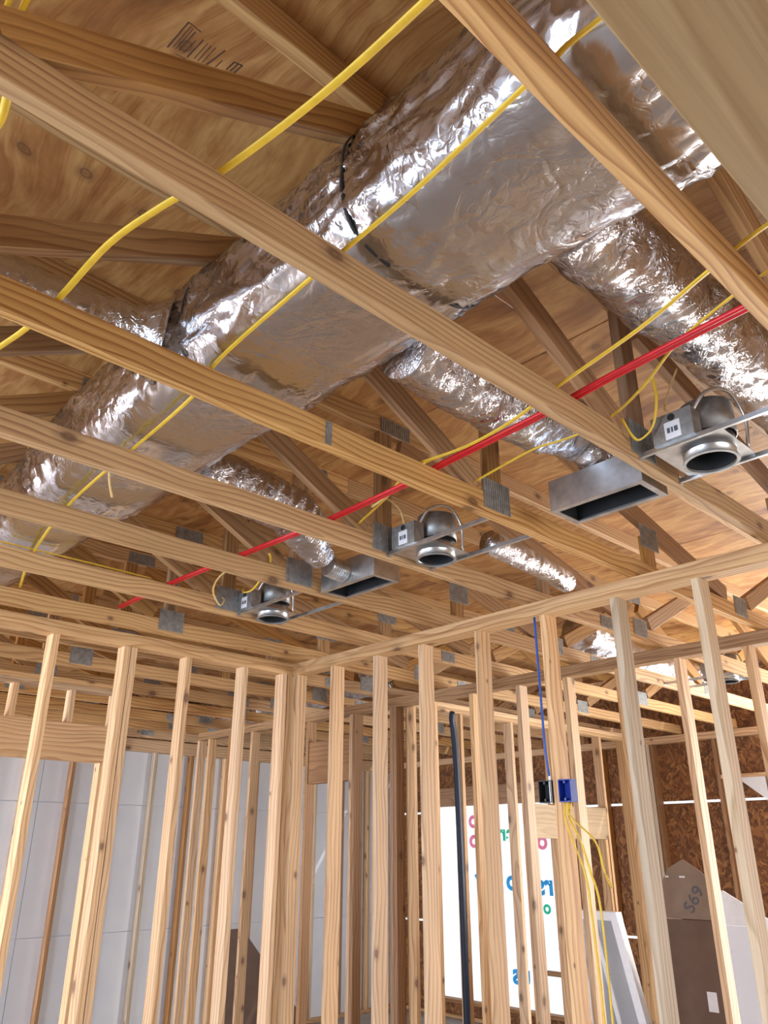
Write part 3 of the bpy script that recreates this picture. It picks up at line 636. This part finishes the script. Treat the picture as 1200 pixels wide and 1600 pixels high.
# ------------------------------------------------------------------ recessed light cans
def bm_ring(bm, cx, cy, z0, z1, ro, ri, seg=36):
    V_ = []
    for k in range(seg):
        a = 2 * PI * k / seg; c, s = math.cos(a), math.sin(a)
        V_.append([bm.verts.new((cx + c * r, cy + s * r, z)) for r, z in ((ro, z0), (ro, z1), (ri, z1), (ri, z0))])
    for k in range(seg):
        j = (k + 1) % seg
        for m_ in range(4):
            n_ = (m_ + 1) % 4; bm.faces.new((V_[k][m_], V_[k][n_], V_[j][n_], V_[j][m_]))
def can(cx, cy, ya, yb, label):
    r = empty('recessed_light', (cx, cy, CEIL), label, 'light', 'recessed light cans')
    zp = CEIL + .022
    bm = bmesh.new()      # plate with a round hole, from a ring bridged to a rectangle
    seg = 36; rr = .084; px0, px1, py0, py1 = cx - .15, cx + .115, cy - .105, cy + .125; A = []
    for k in range(seg):
        a = 2 * PI * k / seg; c, s = math.cos(a), math.sin(a)
        tx = ((px1 - cx) if c > 0 else (px0 - cx)) / c if abs(c) > 1e-6 else 1e9
        ty = ((py1 - cy) if s > 0 else (py0 - cy)) / s if abs(s) > 1e-6 else 1e9
        t_ = min(abs(tx), abs(ty))
        A.append([bm.verts.new(p) for p in ((cx + c * rr, cy + s * rr, zp), (cx + c * t_, cy + s * t_, zp), (cx + c * t_, cy + s * t_, zp + .002), (cx + c * rr, cy + s * rr, zp + .002))])
    for k in range(seg):
        j = (k + 1) % seg
        for m_ in range(4): n_ = (m_ + 1) % 4; bm.faces.new((A[k][m_], A[k][n_], A[j][n_], A[j][m_]))
    mesh_obj('mounting_plate', bm, 'galv', r)
    bm = bmesh.new(); bm_ring(bm, cx, cy, CEIL - .006, CEIL + .075, .083, .079); mesh_obj('collar', bm, 'galv', r, True)
    bm = bmesh.new(); bm_ring(bm, cx, cy, CEIL - .009, CEIL - .005, .088, .077); mesh_obj('rim', bm, 'galvdull', r)
    bm = bmesh.new(); bm_ring(bm, cx, cy, CEIL + .0, CEIL + .155, .0785, .0765)
    bm_ring(bm, cx, cy, CEIL + .153, CEIL + .156, .0765, .001); mesh_obj('inner_baffle', bm, 'dark', r, False)
    bm = bmesh.new(); bm_ring(bm, cx + .0, cy - .01, CEIL + .076, CEIL + .185, .0845, .080); bm_ring(bm, cx, cy - .01, CEIL + .183, CEIL + .186, .0845, .001); mesh_obj('housing', bm, 'galvdull', r, True)
    bm = bmesh.new(); bm_tube(bm, [Vector((cx - .02, cy, CEIL + .15)), Vector((cx - .015, cy, CEIL + .085))], .017, None, 14); mesh_obj('lamp_socket', bm, 'galvdull', r, True)
    bm = bmesh.new(); bm_tube(bm, [Vector((cx - .015, cy, CEIL + .084)), Vector((cx - .012, cy, CEIL + .06))], .009, None, 12); mesh_obj('lamp_tip', bm, 'white', r, True)
    # junction box on the -X side, with a pale label
    jx0, jx1, jy0, jy1 = cx - .165, cx - .105, cy - .03, cy + .105
    jb = box('junction_box', r, jx0, jx1, jy0, jy1, CEIL + .028, CEIL + .125, 'galvdull')
    lb = box('wiring_label', jb, jx0 - .0015, jx0 - .0003, cy + .01, cy + .062, CEIL + .034, CEIL + .094, 'white', 'small white paper label')
    bm = bmesh.new()
    for i, (a, b_) in enumerate(((.018, .030), (.034, .040), (.044, .054))): bm_box(bm, jx0 - .0022, jx0 - .0016, cy + a, cy + b_, CEIL + .055, CEIL + .073)
    mesh_obj('label_print', bm, 'ink', jb)
    bm = bmesh.new(); bm_tube(bm, [Vector((jx0 - .003, cy + .035, CEIL + .108)), Vector((jx0 + .002, cy + .035, CEIL + .108))], .012, None, 14); mesh_obj('knockout', bm, 'black', jb)
    for xx in (cx - .152, cx + .117):
        bm = bmesh.new(); bm_box(bm, xx - .006, xx + .006, ya + .001, yb - .001, CEIL + .012, CEIL + .015); bm_box(bm, xx - .001, xx + .001, ya + .001, yb - .001, CEIL + .0152, CEIL + .030)
        bm_box(bm, xx - .011, xx + .011, ya + .0005, ya + .003, CEIL + .004, CEIL + .036); bm_box(bm, xx - .011, xx + .011, yb - .003, yb - .0005, CEIL + .004, CEIL + .036)
        mesh_obj('hanger_bar', bm, 'galv', r)
    bm = bmesh.new(); bm_tube(bm, smooth_path([(jx1 - .01, jy0 + .02, CEIL + .1255), (jx1 + .01, jy0 - .03, CEIL + .19), (cx - .02, cy - .10, CEIL + .205), (cx + .04, cy - .115, CEIL + .13), (cx + .055, cy - .102, CEIL + .026)], 8), .006, None, 10)
    mesh_obj('conduit', bm, 'galv', r, True)
    return r
def bay(k): return 0.503 + .613 * k, 0.503 + .613 * (k + 1) - TH
can(2.325, .915, *bay(0), 'nearest recessed light can, round metal opening at the right edge')
can(2.365, 2.165, *bay(2), 'middle recessed light can, between the two register boots')
can(2.42, 3.43, *bay(4), 'farthest and smallest recessed light can, above the left stud wall')
can(5.9, 2.50, bay(3)[0], bay(3)[1], 'recessed light can beyond the corridor wall, seen between the right hand studs')

# ------------------------------------------------------------------ cables and pipes
def on(pts, z=2.8385): return [(x, y, z) if len(p) == 2 else p for p in pts for (x, y) in [p[:2]]]
ZC = CEIL + CH + .0045
def sag(xy, dz=0.0): return [(x, y, ZC + dz) for x, y in xy]
cable('yellow_cable', sag([(.64, .05), (.625, .48), (.61, .80), (.57, 1.10), (.535, 1.24), (.503, 1.43), (.50, 1.69), (.487, 1.88), (.462, 2.05), (.44, 2.33), (.42, 2.9), (.40, 3.5), (.4, 4.1)]), 'bright yellow cable crossing the plywood at upper left', ra=.0085)
cable('yellow_cable', sag([(.86, -.1), (.85, .39), (.857, .50), (.89, .84), (.90, 1.09), (.905, 1.22), (.93, 1.64), (.98, 1.87), (1.01, 2.32), (1.02, 2.55), (1.05, 2.92), (1.13, 3.41), (1.22, 3.8), (1.31, 4.12)]), 'long yellow cable running beneath the big foil duct', ra=.0065)
cable('yellow_cable', sag([(1.47, .1), (1.515, .38), (1.57, .55), (1.65, .77), (1.73, 1.09), (1.79, 1.29), (1.815, 1.47), (1.81, 1.58), (1.79, 1.70)]), 'yellow cable curving beside the red pipe, on its duct side', ra=.0075)
cable('yellow_cable', sag([(1.62, .1), (1.69, .46), (1.72, .56), (1.80, .74), (1.92, .90), (2.01, 1.06), (2.04, 1.23), (2.02, 1.37), (2.04, 1.52), (2.07, 1.69)], .014), 'thin yellow cable running to the boot side of the red pipe', ra=.005)
cable('yellow_cable', [(2.03, .93, ZC + .10), (2.10, .96, ZC + .06), (2.13, 1.0, ZC - .01), (2.11, 1.04, ZC - .05), (2.08, 1.05, ZC - .04), (2.05, 1.06, ZC + .01)], 'small hanging yellow cable loop by the first truss post', ra=.005)
cable('yellow_cable', [(2.22, .93, 3.05), (2.20, .96, 2.97), (2.17, .97, 2.90), (2.17, .955, 2.87)], 'thin yellow cable dropping to the nearest light can', ra=.0045, mat='cream')
cable('yellow_cable', sag([(1.9, 1.98), (1.93, 2.1)]) + [(2.02, 2.16, 2.90), (2.10, 2.19, 2.95), (2.18, 2.20, 2.93), (2.208, 2.20, 2.87)], 'yellow cable dropping to the middle light can', ra=.005, mat='cream')
cable('yellow_cable', sag([(1.83, 1.66), (1.86, 1.85), (1.95, 2.05), (2.05, 2.33), (2.1, 2.45)], .022) + [(2.18, 2.50, ZC + .01), (2.27, 2.56, ZC + .02)], 'yellow cable reaching the smaller register boot', ra=.0055)
cable('yellow_cable', sag([(1.95, 2.82), (2.00, 2.88), (2.06, 2.98)]) + [(2.10, 3.15, 2.78), (2.14, 3.3, 2.80), (2.20, 3.40, 2.86)], 'yellow cable looping down to the farthest light can', ra=.005)
cable('yellow_cable', sag([(1.93, 3.1), (1.98, 3.3)]) + [(2.02, 3.40, 2.80), (2.10, 3.46, 2.76), (2.14, 3.48, 2.80)] + sag([(2.16, 3.55)]), 'yellow cable with a hanging loop before the farthest light can', ra=.005, mat='cream')
cable('yellow_cable', sag([(-1.2, 3.50), (-.2, 3.535), (.5, 3.548), (1.04, 3.55), (1.41, 3.55), (1.75, 3.56)], .014), 'yellow cable lying along the top of a chord above the left wall', ra=.006)
cable('yellow_cable', [(.28, 1.0, 3.30), (.21, 1.05, 3.12), (.175, 1.08, 2.98), (.17, 1.105, 2.86), (.19, 1.15, 2.80), (.20, 1.22, 2.79), (.19, 1.30, 2.82), (.1, 1.5, 2.838)], 'yellow cable bundle draped over the chord at the upper left corner', ra=.008, rb=.006)
cable('yellow_cable', [(.27, .98, 3.33), (.19, 1.03, 3.12), (.150, 1.07, 2.98), (.148, 1.105, 2.86), (.155, 1.15, 2.81), (.15, 1.2, 2.81)], 'second strand of the yellow bundle at the upper left corner', ra=.006, rb=.005)
cable('yellow_cable', [(1.02, 2.50, ZC), (1.04, 2.53, 2.80), (1.07, 2.56, 2.76)], 'short cream cable end hanging near the left edge', mat='cream', ra=.004)
def multi(name, base, label, cat, mat, r, offs):
    root = empty(name, base[0], label, cat)
    for dx, dz in offs:
        bm = bmesh.new(); bm_tube(bm, smooth_path([(x + dx, y, z + dz) for x, y, z in base], 6), r, None, 10); mesh_obj('pipe', bm, mat, root, True)
    return root
multi('red_pipe', [(x, y, CEIL + CH + .0075) for x, y in [(1.75, .1), (1.768, .52), (1.80, .94), (1.83, 1.19), (1.86, 1.65), (1.885, 1.9), (1.895, 2.3), (1.895, 2.47), (1.875, 2.88), (1.85, 3.5), (1.85, 3.79), (1.86, 4.12)]], 'pair of red pipes running side by side on the truss chords', 'pipe', 'red', .0078, ((-.0085, 0), (.0085, 0)))
# hose and cables on the stud walls
cable('rubber_hose', [(5.08, 4.515, 2.655), (5.10, 4.54, 2.60), (5.13, 4.55, 2.50), (5.15, 4.55, 2.2), (5.165, 4.55, 1.4), (5.17, 4.55, .4), (5.17, 4.55, FZ + .02)], 'dark blue rubber hose hanging down between the studs beside the corner', 'hose', 'navy', .024, .03)
cable('blue_cable', [(3.188, 2.262, 2.66), (3.19, 2.262, 2.35), (3.19, 2.26, 2.05), (3.205, 2.262, 1.92), (3.215, 2.262, 1.885)], 'blue cable running down a stud to the electrical boxes', 'cable', 'bluecable', .006, .006)
def elbox(y0, y1, label, mat='blue'):
    r = empty('electrical_box', (3.2, (y0 + y1) / 2, 1.78), label, 'box', 'electrical boxes')
    x0, x1, z0, z1 = 3.185, 3.235, 1.785, 1.882; t = .004
    bm = bmesh.new()
    for q in ((x0, x1, y0, y0 + t, z0, z1), (x0, x1, y1 - t, y1, z0, z1), (x0, x1, y0 + t, y1 - t, z0, z0 + t), (x0, x1, y0 + t, y1 - t, z1 - t, z1), (x1 - t, x1, y0 + t, y1 - t, z0 + t, z1 - t)): bm_box(bm, *q)
    mesh_obj('box_shell', bm, mat, r)
    ym = (y0 + y1) / 2
    for z in (z0 + .012, z1 - .012):
        bm = bmesh.new(); bm_tube(bm, [Vector((x0 - .001, ym, z)), Vector((x0 + .02, ym, z))], .006, None, 10); mesh_obj('screw_boss', bm, mat, r)
    return r
elbox(2.134, 2.2015, 'bright blue electrical box on the doorway side of a right wall stud')
e2 = elbox(2.242, 2.312, 'dark electrical box with pale rim on the corner side of a right wall stud', 'black')
box('mounting_tab', e2, 3.1865, 3.1878, 2.2405, 2.252, 1.78, 1.90, 'vinyl', 'pale plastic tab')
for i, (dy, yb) in enumerate(((.0, .02), (.012, -.01), (-.01, .06))):
    cable('yellow_cable', [(3.20, 2.165 + dy * 1.3, 1.783), (3.192 - .004 * i, 2.16 + dy * 1.6, 1.72), (3.19 + .012 * i, 2.135 + dy - yb * 1.2, 1.62), (3.21 + .014 * i, 2.115 - yb * 1.3, 1.5), (3.23, 2.10 - yb * 1.6, 1.35 if i != 2 else 1.44)] + ([] if i == 2 else [(3.23, 2.09 - yb * 1.3, .9), (3.23, 2.09 - yb * 1.3, .1)]),
          ['yellow cable dropping from the blue box straight down the stud bay', 'second yellow cable beside it under the blue box', 'short yellow cable end kicking outward below the blue box'][i], ra=.006, rb=.004)

# ------------------------------------------------------------------ things standing beyond the walls
# leaning white framed window unit
r = empty('window_unit', (6.3, 3.95, FZ), 'white framed window unit leaning upright behind the right hand studs', 'window')
def lean(y, z, top=1.14, k=.22): return y - (top - z) * k
bm = bmesh.new()
def slab(bm, pts, x0, x1):
    a = [bm.verts.new((x0, y, z)) for y, z in pts]; b_ = [bm.verts.new((x1, y, z)) for y, z in pts]; n = len(pts)
    bm.faces.new(a[::-1]); bm.faces.new(b_)
    for i in range(n): bm.faces.new((a[i], a[(i + 1) % n], b_[(i + 1) % n], b_[i]))
for ya, yb in ((3.71, 3.775), (4.12, 4.185)):
    slab(bm, [(lean(ya, FZ), FZ + .002), (ya, 1.14), (yb, 1.14), (lean(yb, FZ), FZ + .002)], 6.0, 6.07)
slab(bm, [(lean(3.71, 1.08), 1.08), (3.71, 1.141), (4.185, 1.141), (lean(4.185, 1.08), 1.08)], 5.997, 6.073)
slab(bm, [(lean(3.71, FZ), FZ), (lean(3.71, FZ + .06), FZ + .06), (lean(4.185, FZ + .06), FZ + .06), (lean(4.185, FZ), FZ)], 5.997, 6.073)
fr_ = mesh_obj('frame', bm, 'vinyl', r)
bm = bmesh.new(); slab(bm, [(lean(3.775, FZ + .06), FZ + .06), (lean(3.775, 1.08), 1.08), (lean(4.12, 1.08), 1.08), (lean(4.12, FZ + .06), FZ + .06)], 6.03, 6.04); mesh_obj('pane', bm, 'glass', fr_)
bm = bmesh.new(); slab(bm, [(lean(3.93, FZ + .06), FZ + .06), (lean(3.93, 1.08), 1.08), (lean(3.965, 1.08), 1.08), (lean(3.965, FZ + .06), FZ + .06)], 6.01, 6.06); mesh_obj('mullion', bm, 'vinyl', r)
# tall cardboard carton with an open flap, printed
r = empty('carton', (6.2, 3.1, FZ), 'tall brown cardboard carton with its top flap standing open', 'carton')
bm = bmesh.new()
for q in ((6.0, 6.006, 2.90, 3.36, FZ, 1.12), (6.4, 6.406, 2.90, 3.36, FZ, 1.12), (6.006, 6.4, 2.90, 2.906, FZ, 1.12), (6.006, 6.4, 3.354, 3.36, FZ, 1.12), (6.006, 6.4, 2.906, 3.354, FZ, FZ + .006)): bm_box(bm, *q)
mesh_obj('carton_body', bm, 'card', r)
bm = bmesh.new(); pts = [(3.355, 1.125), (3.35, 1.33), (3.28, 1.46), (3.16, 1.52), (3.02, 1.44), (2.93, 1.36), (2.905, 1.125)]
a = [bm.verts.new((6.01 + (z - 1.12) * .25, y, z)) for y, z in pts]; b_ = [bm.verts.new((6.016 + (z - 1.12) * .25, y, z)) for y, z in pts]
bm.faces.new(a); bm.faces.new(b_[::-1])
for i in range(len(pts)): bm.faces.new((a[i], b_[i], b_[(i + 1) % len(pts)], a[(i + 1) % len(pts)]))
mesh_obj('open_flap', bm, 'cardlight', r)
bm = bmesh.new()
for y0, y1, z in ((3.27, 3.30, 1.395), (3.14, 3.185, 1.395)):
    xx = 6.006 + (z - 1.12) * .25; bm_box(bm, xx - .002, xx - .0005, y0, y1, z, z + .012)
mesh_obj('carry_slot', bm, 'white', r)
cu = bpy.data.curves.new('carton_print', 'FONT'); cu.body = 'S69'; cu.size = .13; cu.extrude = .0004
tt = bpy.data.objects.new('t', cu); COL.objects.link(tt); bpy.context.view_layer.update(); me = bpy.data.meshes.new_from_object(tt); bpy.data.objects.remove(tt)
me.materials.clear(); me.materials.append(M['ink'])
o = bpy.data.objects.new('carton_print', me); link(o, r)
ey = Vector((.13, -.85, .52)).normalized(); ex = Vector((.2, -.48, -.83)); nz_ = Vector((-.97, 0, .24)).normalized(); ex = Vector((.2, -.5, .83)); ex = (ex - nz_ * ex.dot(nz_)).normalized(); ey = nz_.cross(ex)
o.rotation_euler = Matrix((ex, ey, nz_)).transposed().to_euler(); o.location = Vector((6.014, 3.09, 1.155)) - wloc(r)
box('shipping_label', r, 5.996, 5.9985, 2.985, 3.055, .56, .68, 'white', 'small white shipping label')
# pale tall carton beside it, with sloping flap
r = empty('shower_panel', (6.2, 2.68, FZ), 'tall pale bluish white panel box beside the brown carton', 'box')
bm = bmesh.new(); slab(bm, [(2.50, FZ + .001), (2.50, 1.10), (2.86, 1.10), (2.86, FZ + .001)], 6.0, 6.35); mesh_obj('panel_body', bm, 'foamwall', r)
bm = bmesh.new(); slab(bm, [(2.50, 1.102), (2.50, 1.13), (2.83, 1.32), (2.865, 1.32), (2.865, 1.102)], 6.0, 6.012); mesh_obj('open_flap', bm, 'vinyl', r)
# brown board leaning against the far wall
bm = bmesh.new()
pts = [(5.52, FZ + .002), (5.52, .76), (5.80, .76), (6.81, FZ + .002)]
a = [bm.verts.new((x, YF - .09, z)) for x, z in pts]; b_ = [bm.verts.new((x, YF - .07, z)) for x, z in pts]
bm.faces.new(a[::-1]); bm.faces.new(b_)
for i in range(4): bm.faces.new((a[i], a[(i + 1) % 4], b_[(i + 1) % 4], b_[i]))
o = mesh_obj('leaning_board', bm, 'card'); tag(o, 'dark brown board with one sloping edge standing against the far pale wall', 'board')
board('blocking', WE, XR + .005, XR + .085, 3.232, 3.80, 2.262, 2.30, 'stud')
bm = bmesh.new(); slab(bm, [(3.36, 2.03), (3.36, 2.262), (3.64, 2.262)], XR + .03, XR + .05)
o = mesh_obj('board_scrap', bm, 'vinyl'); tag(o, 'small white triangular scrap under a block at the right edge', 'scrap')
